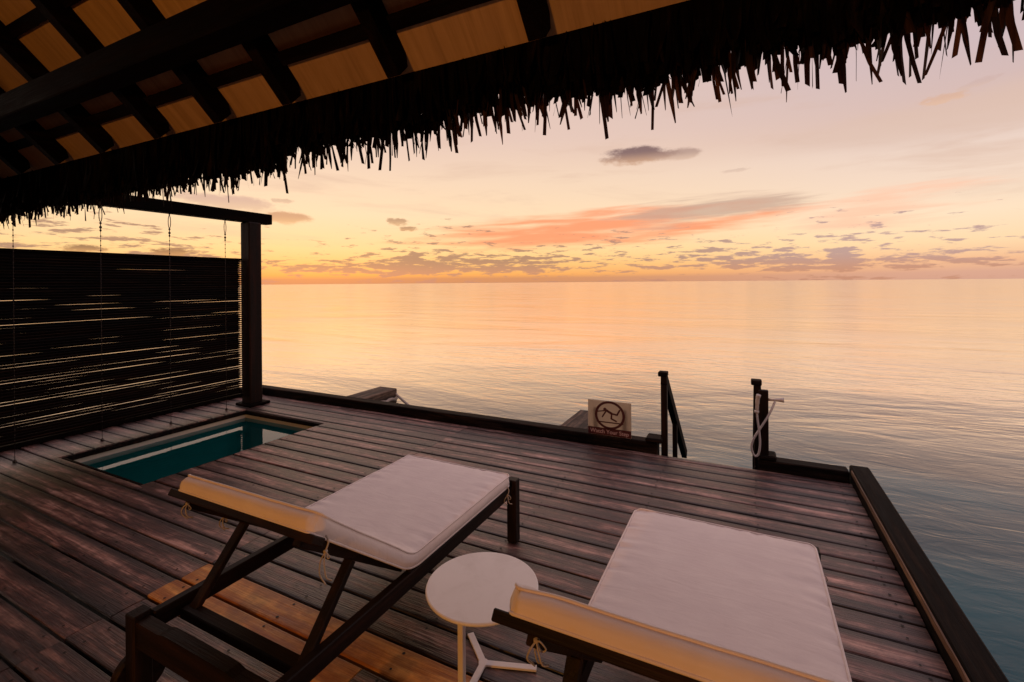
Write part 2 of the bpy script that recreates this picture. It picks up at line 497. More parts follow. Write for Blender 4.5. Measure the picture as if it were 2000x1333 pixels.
# ------------------------------------------------------------------ geometry helpers
class MB:
    def __init__(s):
        s.v, s.f = [], []

    def add(s, vs, fs):
        o = len(s.v)
        s.v += [tuple(p) for p in vs]
        s.f += [tuple(i + o for i in q) for q in fs]
        return s

    def box(s, x0, x1, y0, y1, z0, z1, c=0.0):
        """box, with chamfered edges when c > 0"""
        if c <= 0:
            vs = [(x, y, z) for z in (z0, z1) for y in (y0, y1) for x in (x0, x1)]
            return s.add(vs, [(0, 2, 3, 1), (4, 5, 7, 6), (0, 1, 5, 4), (2, 6, 7, 3), (0, 4, 6, 2), (1, 3, 7, 5)])
        bm = bmesh.new()
        bmesh.ops.create_cube(bm, size=1)
        for q in bm.verts:
            q.co = Vector(((x0 + x1) / 2 + q.co.x * (x1 - x0), (y0 + y1) / 2 + q.co.y * (y1 - y0), (z0 + z1) / 2 + q.co.z * (z1 - z0)))
        bmesh.ops.bevel(bm, geom=list(bm.edges), offset=c, segments=1, affect='EDGES', profile=.5)
        return s.bm(bm)

    def bm(s, bm):
        bm.verts.index_update()
        s.add([q.co[:] for q in bm.verts], [[q.index for q in f.verts] for f in bm.faces])
        bm.free()
        return s

    def beam(s, a, b, w, h, c=.004, up=(0, 0, 1)):
        """rectangular bar from a to b: w across, h along 'up'"""
        a, b = Vector(a), Vector(b)
        d = (b - a)
        L = d.length
        d.normalize()
        side = d.cross(Vector(up)).normalized()
        u2 = side.cross(d).normalized()
        tmp = MB().box(0, L, -w / 2, w / 2, -h / 2, h / 2, c)
        return s.add([a + d * p[0] - side * p[1] + u2 * p[2] for p in tmp.v], tmp.f)

    def tube(s, pts, r, n=8, cap=True, closed=False):
        pts = [Vector(p) for p in pts]
        rr = r if isinstance(r, (list, tuple)) else [r] * len(pts)
        vs, fs = [], []
        N = len(pts)
        prev = None
        for i, p in enumerate(pts):
            if closed:
                d = (pts[(i + 1) % N] - pts[i - 1]).normalized()
            else:
                d = (pts[min(i + 1, N - 1)] - pts[max(i - 1, 0)]).normalized()
            ref = prev if prev is not None else (Vector((0, 0, 1)) if abs(d.z) < .9 else Vector((1, 0, 0)))
            a = (ref - d * ref.dot(d))
            a = a.normalized() if a.length > 1e-6 else d.orthogonal().normalized()
            prev = a
            b = d.cross(a)
            for k in range(n):
                th = 2 * math.pi * k / n
                vs.append(p + (a * math.cos(th) + b * math.sin(th)) * rr[i])
        for i in range(N if closed else N - 1):
            j = (i + 1) % N
            for k in range(n):
                k2 = (k + 1) % n
                fs.append((i * n + k, i * n + k2, j * n + k2, j * n + k))
        if cap and not closed:
            fs.append(tuple(range(n - 1, -1, -1)))
            fs.append(tuple((N - 1) * n + k for k in range(n)))
        return s.add(vs, fs)

    def lathe(s, prof, n=48, c=(0, 0, 0), axis='Z'):
        vs, fs = [], []
        for r, z in prof:
            for k in range(n):
                th = 2 * math.pi * k / n
                q = (r * math.cos(th), r * math.sin(th), z)
                if axis == 'X':
                    q = (q[2], q[0], q[1])
                vs.append((q[0] + c[0], q[1] + c[1], q[2] + c[2]))
        for i in range(len(prof) - 1):
            for k in range(n):
                k2 = (k + 1) % n
                fs.append((i * n + k, i * n + k2, (i + 1) * n + k2, (i + 1) * n + k))
        fs.append(tuple(range(n - 1, -1, -1)))
        fs.append(tuple((len(prof) - 1) * n + k for k in range(n)))
        return s.add(vs, fs)

    def prism(s, poly, x0, x1, axis='X'):
        """polygon in (a, b) extruded along an axis"""
        n = len(poly)
        mk = {'X': lambda a, b, e: (e, a, b), 'Y': lambda a, b, e: (a, e, b), 'Z': lambda a, b, e: (a, b, e)}[axis]
        vs = [mk(a, b, x0) for a, b in poly] + [mk(a, b, x1) for a, b in poly]
        fs = [tuple(range(n)), tuple(range(2 * n - 1, n - 1, -1))] + [(i, i + n, (i + 1) % n + n, (i + 1) % n) for i in range(n)]
        return s.add(vs, fs)

    def mesh(s, name, material, smooth=False):
        me = bpy.data.meshes.new(name)
        me.from_pydata(s.v, [], s.f)
        bm = bmesh.new()
        bm.from_mesh(me)
        bmesh.ops.recalc_face_normals(bm, faces=bm.faces)
        bm.to_mesh(me)
        bm.free()
        if smooth:
            for p in me.polygons:
                p.use_smooth = True
        me.materials.append(material)
        return me

    def build(s, name, material, parent=None, loc=(0, 0, 0), smooth=False):
        return link(name, s.mesh(name, material, smooth), parent, loc)


def link(name, data, parent=None, loc=(0, 0, 0), rot=None):
    o = bpy.data.objects.new(name, data)
    COL.objects.link(o)
    o.location = loc
    if rot:
        o.rotation_euler = rot
    if parent:
        o.parent = parent
    return o


def tag(o, label=None, cat=None, group=None, kind=None):
    if label:
        o['label'] = label
    if cat:
        o['category'] = cat
    if group:
        o['group'] = group
    if kind:
        o['kind'] = kind
    return o


def empty(name, loc=(0, 0, 0)):
    o = bpy.data.objects.new(name, None)
    COL.objects.link(o)
    o.location = loc
    return o


def spline(ctrl, n=8):
    """Catmull-Rom through control points"""
    P_ = [Vector(p) for p in ctrl]
    P_ = [P_[0] * 2 - P_[1]] + P_ + [P_[-1] * 2 - P_[-2]]
    res = []
    for i in range(1, len(P_) - 2):
        for k in range(n):
            u = k / n
            a, b, c, d = P_[i - 1], P_[i], P_[i + 1], P_[i + 2]
            res.append(.5 * ((2 * b) + (c - a) * u + (2 * a - 5 * b + 4 * c - d) * u * u + (3 * b - a - 3 * c + d) * u ** 3))
    res.append(P_[-2])
    return res


# ------------------------------------------------------------------ sea
SEA_Z = -1.3
b = MB()
ring = [(0, 0)]
vs, fs = [(0, 0, 0)], []
rad = [6, 15, 40, 120, 400, 1500, 6000, 40000]
NS = 64
for r_ in rad:
    for k in range(NS):
        vs.append((r_ * math.cos(2 * math.pi * k / NS), r_ * math.sin(2 * math.pi * k / NS), 0))
for k in range(NS):
    fs.append((0, 1 + k, 1 + (k + 1) % NS))
for i in range(len(rad) - 1):
    for k in range(NS):
        k2 = (k + 1) % NS
        fs.append((1 + i * NS + k, 1 + (i + 1) * NS + k, 1 + (i + 1) * NS + k2, 1 + i * NS + k2))
b.add(vs, fs)
tag(b.build('sea', M['sea'], loc=(0, 0, SEA_Z)), 'calm sea reflecting the sunset up to the horizon', None, None, 'structure')

# ------------------------------------------------------------------ deck, board by board
deck = tag(empty('deck'), 'weathered dark wooden deck over the sea', None, None, 'structure')
PITCH, Y0, XL, XS, XR = .1525, .770, -6.05, -2.60, .685
POOL = (-5.385, -4.078, 1.905, 3.60)      # x0 x1 y0 y1


def board_mesh(L, w=.1425, th=.032, seed=0):
    rnd = random.Random(seed)
    hw = w / 2
    prof = [(-hw, -th), (-hw, -.008), (-hw + .003, -.0025), (-hw + .010, -.0004), (-hw * .35, .0012), (hw * .35, .0012), (hw - .010, -.0004), (hw - .003, -.0025), (hw, -.008), (hw, -th)]
    n = max(2, int(L / .4))
    vs, fs = [], []
    k = len(prof)
    ph = rnd.random() * 20
    for i in range(n + 1):
        x = L * i / n
        wob = (noise.noise((x * 1.3, ph, 0)) * .0018)
        lift = noise.noise((x * .8, ph, 5)) * .0015
        for (y, z) in prof:
            vs.append((x, y + wob, z + (lift if z > -.02 else 0)))
    for i in range(n):
        for q in range(k):
            q2 = (q + 1) % k
            fs.append((i * k + q, i * k + q2, (i + 1) * k + q2, (i + 1) * k + q))
    fs.append(tuple(range(k)))
    fs.append(tuple(n * k + q for q in range(k - 1, -1, -1)))
    return MB().add(vs, fs)


_bm_cache = {}


def board(x0, x1, yc, w, m_, key):
    L = x1 - x0
    ck = (round(L, 3), round(w, 3), m_, key % 4)
    if ck not in _bm_cache:
        _bm_cache[ck] = board_mesh(L, w, .032, key).mesh('plank', M[m_], smooth=False)
    o = link('plank', _bm_cache[ck], deck, (x0, yc, random.uniform(-.0015, .0015)))
    o.rotation_euler = (random.uniform(-.006, .006), 0, random.uniform(-.0006, .0006))
    return o


kmin, kmax = -13, 22
for k in range(kmin, kmax + 1):
    ya, yb = Y0 + PITCH * k, Y0 + PITCH * (k + 1)
    yb = min(yb, 4.20)
    gap = random.choice((.009, .011, .013, .016))
    yc, w = (ya + yb) / 2, (yb - ya) - gap
    fresh_glow = k in (3, 4)  # rows of the warm patch: newer boards coloured to carry lamp glow
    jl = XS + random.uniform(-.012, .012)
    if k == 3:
        board(jl + .002, -1.352, yc, w, 'deck_new_glow', k + 50)
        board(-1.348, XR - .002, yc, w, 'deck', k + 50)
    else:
        board(jl + .002, XR - random.uniform(0, .004), yc, w, 'deck_new_glow' if fresh_glow else 'deck', k + 50)
    spans = [(XL, jl - .002)]
    if yb > POOL[2] + .01 and ya < POOL[3] - .01:
        spans = [(XL, POOL[0] - .004), (POOL[1] + .004, jl - .002)]
        if ya < POOL[2]:
            spans = [(XL, jl - .002)]
            ov = POOL[2] - ya
            if ov < w:
                # the row the pool's near end cuts: narrower boards beside the basin
                spans = [(XL, POOL[0] - .004), (POOL[1] + .004, jl - .002)]
                board(POOL[0] - .002, POOL[1] + .002, ya + ov / 2, ov - gap, 'deck', k)
        if yb > POOL[3]:
            board(POOL[0] - .002, POOL[1] + .002, (POOL[3] + yb) / 2, yb - POOL[3] - gap, 'deck', k)
    for s0, s1 in spans:
        board(s0, s1, yc, w, 'deck', k + 90)

# screw heads with their dark stain, over each joist line
joists = [-5.75, -4.0, -3.3, -2.70, -2.50, -1.9, -1.25, -.6, .05, .6]
b = MB()
for k in range(kmin, kmax + 1):
    for jx in joists:
        if POOL[0] - .05 < jx < POOL[1] + .05 and POOL[2] - .05 < Y0 + PITCH * (k + .5) < POOL[3] + .05:
            continue
        for off in (.032, .118):
            cx_, cy_ = jx + random.uniform(-.008, .008), Y0 + PITCH * k + off + random.uniform(-.004, .004)
            n = 7
            rr = random.uniform(.0045, .0075)
            b.add([(cx_ + rr * math.cos(2 * math.pi * q / n), cy_ + rr * math.sin(2 * math.pi * q / n), .0042) for q in range(n)], [tuple(range(n))])
tag(b.build('screws', M['rubber'], deck), kind='stuff')
for jx in (-5.75, -3.65, -2.60, -1.9, -.6, .6):
    MB().box(jx - .03, jx + .03, -1.2, 4.18, -.20, -.036).build('joist', M['dark_y'], deck)
for x_, y_ in ((-5.7, 4.0), (-3.2, 4.0), (-.6, 4.0), (.55, 3.9), (.55, 1.0), (-3.2, .6)):
    MB().lathe([(.11, -3.0), (.11, -.2)], 16, (x_, y_, 0)).build('piling', M['dark_z'], deck, smooth=True)
# kerbs round the deck
kerb = tag(empty('deck_kerb', (0, 4.26, 0)), 'low dark timber kerb edging the far side of the deck', 'kerb')
kerb.location = (0, 0, 0)
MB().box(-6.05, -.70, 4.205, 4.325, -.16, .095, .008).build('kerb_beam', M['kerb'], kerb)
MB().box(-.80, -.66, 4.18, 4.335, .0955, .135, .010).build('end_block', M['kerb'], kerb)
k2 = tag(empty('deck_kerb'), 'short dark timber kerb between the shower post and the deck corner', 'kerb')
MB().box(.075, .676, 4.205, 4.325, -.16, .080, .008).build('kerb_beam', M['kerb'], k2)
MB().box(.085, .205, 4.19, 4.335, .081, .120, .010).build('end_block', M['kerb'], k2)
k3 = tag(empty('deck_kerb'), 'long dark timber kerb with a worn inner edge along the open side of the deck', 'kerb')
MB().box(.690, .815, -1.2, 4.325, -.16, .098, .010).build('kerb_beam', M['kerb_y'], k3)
# splintered worn arris on its inner side
b = MB()
n = 110
vs, fs = [], []
for i in range(n + 1):
    y = -1.1 + (4.20 + 1.1) * i / n
    j = noise.noise((y * 9, 1, 0)) * .004 + noise.noise((y * 30, 3, 0)) * .002
    vs += [(.6895, y, .062 + j), (.682 + j * .5, y, .066 + j), (.680 + j, y, .080 + j), (.683 + j, y, .0955 + j * .3), (.6895, y, .0965)]
for i in range(n):
    for q in range(4):
        fs.append((i * 5 + q, i * 5 + q + 1, (i + 1) * 5 + q + 1, (i + 1) * 5 + q))
b.add(vs, fs)
b.build('worn_edge_strip', M['strip'], k3)
k4 = tag(empty('deck_kerb'), 'dark timber kerb on the deck edge behind the slatted screen', 'kerb')
MB().box(-6.18, -6.055, -1.2, 4.325, -.16, .095, .008).build('kerb_beam', M['kerb_y'], k4)

# ------------------------------------------------------------------ plunge pool
pool = tag(empty('plunge_pool', (0, 0, 0)), 'small sunken plunge pool of still teal water beside the slatted screen', 'pool')
x0, x1, y0, y1 = POOL
b = MB()
zb = -.95
b.add([(x0, y0, 0), (x1, y0, 0), (x1, y1, 0), (x0, y1, 0), (x0, y0, zb), (x1, y0, zb), (x1, y1, zb), (x0, y1, zb),
       (x0 - .05, y0 - .05, -.045), (x1 + .05, y0 - .05, -.045), (x1 + .05, y1 + .05, -.045), (x0 - .05, y1 + .05, -.045),
       (x0 - .05, y0 - .05, zb - .05), (x1 + .05, y0 - .05, zb - .05), (x1 + .05, y1 + .05, zb - .05), (x0 - .05, y1 + .05, zb - .05),
       (x0, y0, -.045), (x1, y0, -.045), (x1, y1, -.045), (x0, y1, -.045)],
      [(16, 17, 5, 4), (17, 18, 6, 5), (18, 19, 7, 6), (19, 16, 4, 7), (4, 5, 6, 7), (8, 9, 17, 16), (9, 10, 18, 17), (10, 11, 19, 18), (11, 8, 16, 19),
       (8, 12, 13, 9), (9, 13, 14, 10), (10, 14, 15, 11), (11, 15, 12, 8), (12, 15, 14, 13)])
b.v = b.v
bs = b.mesh('basin', M['pool'])
link('basin', bs, pool)
b = MB()
for (a0, a1, c0, c1) in ((x0, x0 + .022, y0, y1), (x1 - .022, x1, y0, y1), (x0 + .022, x1 - .022, y0, y0 + .022), (x0 + .022, x1 - .022, y1 - .022, y1)):
    b.box(a0, a1, c0, c1, -.050, -.006, .003)
b.build('rim', M['kerb'], pool)
g = MB()
g.add([(x0, y0, -.094), (x1, y0, -.094), (x1, y1, -.094), (x0, y1, -.094)], [(0, 1, 2, 3)])
g.build('water', M['pool_water'], pool)

# ------------------------------------------------------------------ slatted privacy screen on chains
scr = tag(empty('privacy_screen', (0, 0, 0)), 'tall dark slatted timber screen hung under a beam beside the plunge pool', 'screen')
XSC = -5.62
MB().box(XSC - .02, XSC + .15, 3.715, 3.885, -.03, 2.279, .012).build('post', M['dark_z'], scr)
MB().box(XSC - .07, XSC + .22, 3.665, 3.94, 0.003, .035, .008).build('post_foot', M['dark_x'], scr)
MB().box(XSC - .03, XSC + .10, .4, 4.075, 2.28, 2.41, .008).build('beam', M['dark_y'], scr)
MB().box(XSC - .03, XSC + .035, .45, 3.70, 1.795, 1.825, .004).build('top_rail', M['dark_y'], scr)
MB().box(XSC - .03, XSC + .03, .45, 3.70, .118, .152, .004).build('bottom_rail', M['dark_y'], scr)
npitch = 63
for i in range(npitch):
    zc = .170 + (1.785 - .170) * i / (npitch - 1)
    th = math.atan((1.5 - zc) / 5.6) + R(27.5 + 4.0 * max(0.0, zc - .25) + random.gauss(0, 2.5))
    c_, s_ = math.cos(th), math.sin(th)
    hw, ht = .0216, .0031
    ph = random.random() * 50
    vs, fs = [], []
    n = 20
    for k in range(n + 1):
        y = .47 + (3.680 - .47) * k / n
        dzv = noise.noise((y * 1.5, ph, 0)) * .0042
        for (a, bb) in ((-hw, -ht), (hw, -ht), (hw, ht), (-hw, ht)):
            # far (outer) edge lower
            vs.append((XSC + a * c_ - bb * s_, y, zc + a * s_ + bb * c_ + dzv))
    for k in range(n):
        for q in range(4):
            fs.append((k * 4 + q, k * 4 + (q + 1) % 4, (k + 1) * 4 + (q + 1) % 4, (k + 1) * 4 + q))
    fs += [(0, 1, 2, 3), tuple(n * 4 + q for q in (3, 2, 1, 0))]
    b = MB().add(vs, fs)
    b.tube([(XSC, 3.678, zc), (XSC, 3.715, zc)], .0085, 6)
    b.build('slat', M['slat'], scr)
for i, yc in enumerate((1.67, 2.275, 2.88, 3.485, 1.065)):
    cx_ = XSC + .045
    b = MB()
    ztop = 2.282
    b.tube([(cx_, yc, ztop), (cx_, yc, ztop - .03)], .006, 6)
    # turnbuckle: a long eye, a collar and a hook
    eye = [(cx_, yc + .012 * math.cos(a), ztop - .095 + .068 * math.sin(a)) for a in [2 * math.pi * q / 16 for q in range(16)]]
    b.tube(eye, .0035, 6, closed=True)
    for zz, rr in ((ztop - .175, .010), (ztop - .215, .012), (ztop - .245, .009)):
        b.lathe([(.003, -rr * 1.3), (rr, -rr * .4), (rr, rr * .4), (.003, rr * 1.3)], 8, (cx_, yc, zz))
    b.tube([(cx_, yc, ztop - .16), (cx_, yc, ztop - .26)], .004, 6)
    ch = b.build('hanger', M['steel'], scr, smooth=True)
    b = MB()
    b.tube([(cx_, yc, ztop - .255), (cx_, yc, .03)], .0022, 5)
    for q in range(40):
        zz = ztop - .30 - q * .046
        b.lathe([(.002, -.008), (.0052, -.003), (.0052, .003), (.002, .008)], 6, (cx_, yc, zz))
    b.lathe([(.004, .004), (.014, .004), (.014, .014), (.005, .030)], 10, (cx_, yc, 0))
    b.build('cable', M['steel'], scr, smooth=True)

# ------------------------------------------------------------------ roof: thatch, soffit panels, rafters, purlins, fringe
roof = tag(empty('thatched_roof', (0, 1.6, 2.4)), 'steep thatched roof with dark rafters and a ragged palm fringe along its eave', 'roof')
RO = Vector((0, 1.6, 2.4))
RXL, RXR, RIDGE = -8.0, 1.9, -2.0
rz = lambda y: 4.0 - y


def rb(mb, name, m_, smooth=False):
    mb.v = [(p[0] - RO.x, p[1] - RO.y, p[2] - RO.z) for p in mb.v]
    return mb.build(name, m_, roof, smooth=smooth)


th_ = .26
b = MB()
b.prism([(1.70, rz(1.70) + .06), (1.72, rz(1.72) + .20), (RIDGE, rz(RIDGE) + th_), (-5.72, rz(RIDGE) * 2 - rz(-5.72) + .26), (-5.7, 2.3), (RIDGE, rz(RIDGE) + .03), (1.60, rz(1.60) + .03)], RXL, RXR)
rb(b, 'thatch', M['thatch'])
rafx = [-6.14, -5.52, -4.91, -4.30, -3.68, -3.05, -2.485, -1.954, -1.314, -.677, -.04, .60, 1.24]
edges = [RXL + .02] + [x + .03 for x in rafx] + [RXR - .02]
for a, c in zip(edges[:-1], edges[1:]):
    L = 3.60 * math.sqrt(2)
    mb = MB().box(a + .001, c - .001, 0, L, 0, .010)
    o = mb.build('soffit_panel', M['ply'], roof)
    o.rotation_euler = (R(135), 0, 0)
    o.location = (0, 0, 0.004)
d45 = math.sqrt(.5)
for x in rafx:
    # rafter in the roof plane: bottom cut back at the tail
    yb_, yt_ = 1.535, RIDGE
    poly = [(yb_, rz(yb_) - .004), (yb_ + .015, rz(yb_ + .015) - .05), (yb_ - .035, rz(yb_ - .035) - .155), (yt_, rz(yt_) - .155), (yt_, rz(yt_) - .004)]
    rb(MB().prism(poly, x, x + .065), 'rafter', M['dark_y'])
for i, yc in enumerate((1.457, 1.088, .72, .35, -.02)):
    a, c = yc - .020, yc + .020
    for (xa, xb) in [(RXL + .02, rafx[0])] + [(rafx[q] + .065, rafx[q + 1]) for q in range(len(rafx) - 1)] + [(rafx[-1] + .065, RXR - .02)]:
        if xb > .7 or xa < -6.2:
            continue
        rb(MB().prism([(a, rz(a) - .002), (c, rz(c) - .002), (c - .022, rz(c) - .024), (a - .022, rz(a) - .024)], xa + .001, xb - .001), 'batten', M['dark_x'])
rb(MB().box(RXL + .02, RXR - .02, 1.13, 1.25, 2.502, 2.641, .006), 'wall_plate', M['dark_x'])
# beam posts carrying the plate, outside the picture
rb(MB().box(-7.3, -7.16, 1.12, 1.26, -.03, 2.501, .006), 'roof_post', M['dark_z'])
rb(MB().box(1.50, 1.64, 1.12, 1.26, -1.3, 2.501, .006), 'roof_post', M['dark_z'])


# palm fringe
def strip_geo(L, w, bend, twist, split, rnd):
    """one hanging leaflet from the origin downwards"""
    n = 5
    vs, fs = [], []
    for i in range(n + 1):
        u = i / n
        ww = w * (1 - .12 * u) if u < .85 or split < .72 else w * (.9 - (u - .85) * 4.5)
        a = twist * u
        cx_ = bend[0] * u * u + .006 * math.sin(5 * u + rnd * 9) * u
        cy_ = bend[1] * u * u
        z_ = -L * u
        vs += [(cx_ - math.cos(a) * ww / 2, cy_ - math.sin(a) * ww / 2, z_ - ((split - .35) * 1.1 * ww if i == n else 0)), (cx_ + math.cos(a) * ww / 2, cy_ + math.sin(a) * ww / 2, z_)]
    for i in range(n):
        fs.append((2 * i, 2 * i + 1, 2 * i + 3, 2 * i + 2))
    return vs, fs


rr = random.Random(11)
b = MB()


def smooth_(x):
    return min(1.0, (x + 1.6) / .6)


def tip(x):
    """how far the fringe hangs at this place along the eave"""
    z_ = 2.095 + .03 * noise.noise((x * 1.7, 0, 0)) + .03 * noise.noise((x * 6, 4, 0))
    if x > -1.6:
        z_ += .022 * smooth_(x) * (1.0 if x < 0 else max(0.0, 1 - x * 4))
    if x > .50:
        z_ += (x - .50) * .35
    return z_


def one(mb, x, y, ztop, L, w):
    vs, fs = strip_geo(L, w, (rr.gauss(0, .022), rr.gauss(.004, .02)), rr.gauss(0, .9), rr.random(), rr.random())
    a = rr.gauss(0, .5)
    c_, s_ = math.cos(a), math.sin(a)
    tlt = rr.gauss(0, .055)
    mb.add([(x + p[0] * c_ - p[1] * s_ + tlt * p[2], y + p[0] * s_ + p[1] * c_, ztop + p[2]) for p in vs], fs)


x = RXL
while x < RXR:
    for layer in range(6):
        y = 1.605 + .022 * layer + rr.uniform(-.008, .008)
        zt = rz(y) + rr.uniform(.0, .06)
        dense = tip(x) + (rr.uniform(.065, .15) if x > -2.2 else rr.uniform(.015, .11))
        if layer < 4 or rr.random() < .6:
            one(b, x + rr.uniform(-.012, .012), y, zt, zt - dense, rr.uniform(.018, .034))
    for _ in range(1 if rr.random() < .75 else 2):
        y = 1.63 + rr.uniform(-.01, .10)
        zt = rz(y) + .04
        if x < -1.15 or x > .95:
            one(b, x, y, zt, zt - tip(x) + rr.gauss(-.012 if x > -2.2 else .012, .038), rr.uniform(.009, .020))
    x += .0105
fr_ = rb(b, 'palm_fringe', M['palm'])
tag(fr_, kind='stuff')
# near strips, each its own leaf
meshes = []
for i in range(24):
    bend = (rr.gauss(0, .030), rr.gauss(.004, .025))
    vs, fs = strip_geo(.36, rr.uniform(.009, .024), bend, rr.gauss(0, .9), rr.random(), rr.random())
    meshes.append(MB().add(vs, fs).mesh('palm_strip', M['palm_brown']))
for i in range(290):
    x = -1.20 + 2.12 * (i + rr.random()) / 290
    y = 1.66 + rr.uniform(-.02, .08)
    L = rr.uniform(.28, .42)
    o = link('palm_strip', rr.choice(meshes), roof)
    z_ = tip(x) + min(.10, max(-.07, rr.gauss(.020, .030 if x < 0 else .046))) + L
    o.location = (x - RO.x, y - RO.y, z_ - RO.z)
    o.rotation_euler = (rr.gauss(0, .05), rr.gauss(0, .10), rr.gauss(0, .6))
    o.scale = (1, 1, L / .36)

# ------------------------------------------------------------------ villa room behind the camera, with its lit lantern
villa = tag(empty('villa_room', (0, -1.3, 0)), 'plain villa room behind the terrace under the thatched roof', 'building')
b = MB()
for (xa, xb, ya, yb, za, zb_) in ((-7.6, -2.5, -1.38, -1.26, 0, 4.9), (.9, 1.75, -1.38, -1.26, 0, 4.9), (-2.5, .9, -1.38, -1.26, 2.35, 4.9),
                                  (-7.6, 1.75, -5.2, -5.08, 0, 2.7), (-7.6, -7.48, -5.08, -1.38, 0, 2.7), (1.63, 1.75, -5.08, -1.38, 0, 2.7),
                                  (-7.48, 1.63, -5.08, -1.38, -.1, 0.0), (-7.48, 1.63, -5.08, -1.38, 2.7, 2.78)):
    b.box(xa, xb, ya + 1.3, yb + 1.3, za, zb_)
b.build('walls', M['plaster'], villa)
LX, LY, LZ = -.95, -3.50, 1.30
st_ = tag(empty('lamp_stand', (LX, LY, 0)), 'low wooden stand carrying the lantern in the villa room', 'stand')
MB().box(-.2, .2, -.2, .2, .98, 1.02, .006).build('top', M['dark_x'], st_)
for sx__ in (-1, 1):
    for sy__ in (-1, 1):
        MB().box(sx__ * .16 - .02, sx__ * .16 + .02, sy__ * .16 - .02, sy__ * .16 + .02, 0, .979).build('leg', M['dark_z'], st_)
lan = tag(empty('lantern', (LX, LY, 1.021)), 'open-framed lit lantern on a stand in the villa room', 'lantern')
MB().box(-.10, .10, -.10, .10, 0, .02, .004).build('base', M['steel'], lan)
for sx__ in (-1, 1):
    for sy__ in (-1, 1):
        MB().box(sx__ * .09 - .005, sx__ * .09 + .005, sy__ * .09 - .005, sy__ * .09 + .005, .021, .46).build('bar', M['steel'], lan)
MB().prism([(-.11, .461), (.11, .461), (.03, .53), (-.03, .53)], -.11, .11).build('cap', M['steel'], lan)
ld = bpy.data.lights.new('lantern_light', 'POINT')
ld.energy = 235
ld.color = (1.0, .42, .075)
ld.shadow_soft_size = .09
lo = bpy.data.objects.new('lantern_light', ld)
COL.objects.link(lo)
lo.parent = lan
lo.location = (0, 0, LZ - 1.021)


# ------------------------------------------------------------------ loungers and cushions
def smooth01(u):
    u = max(0, min(1, u))
    return u * u * (3 - 2 * u)


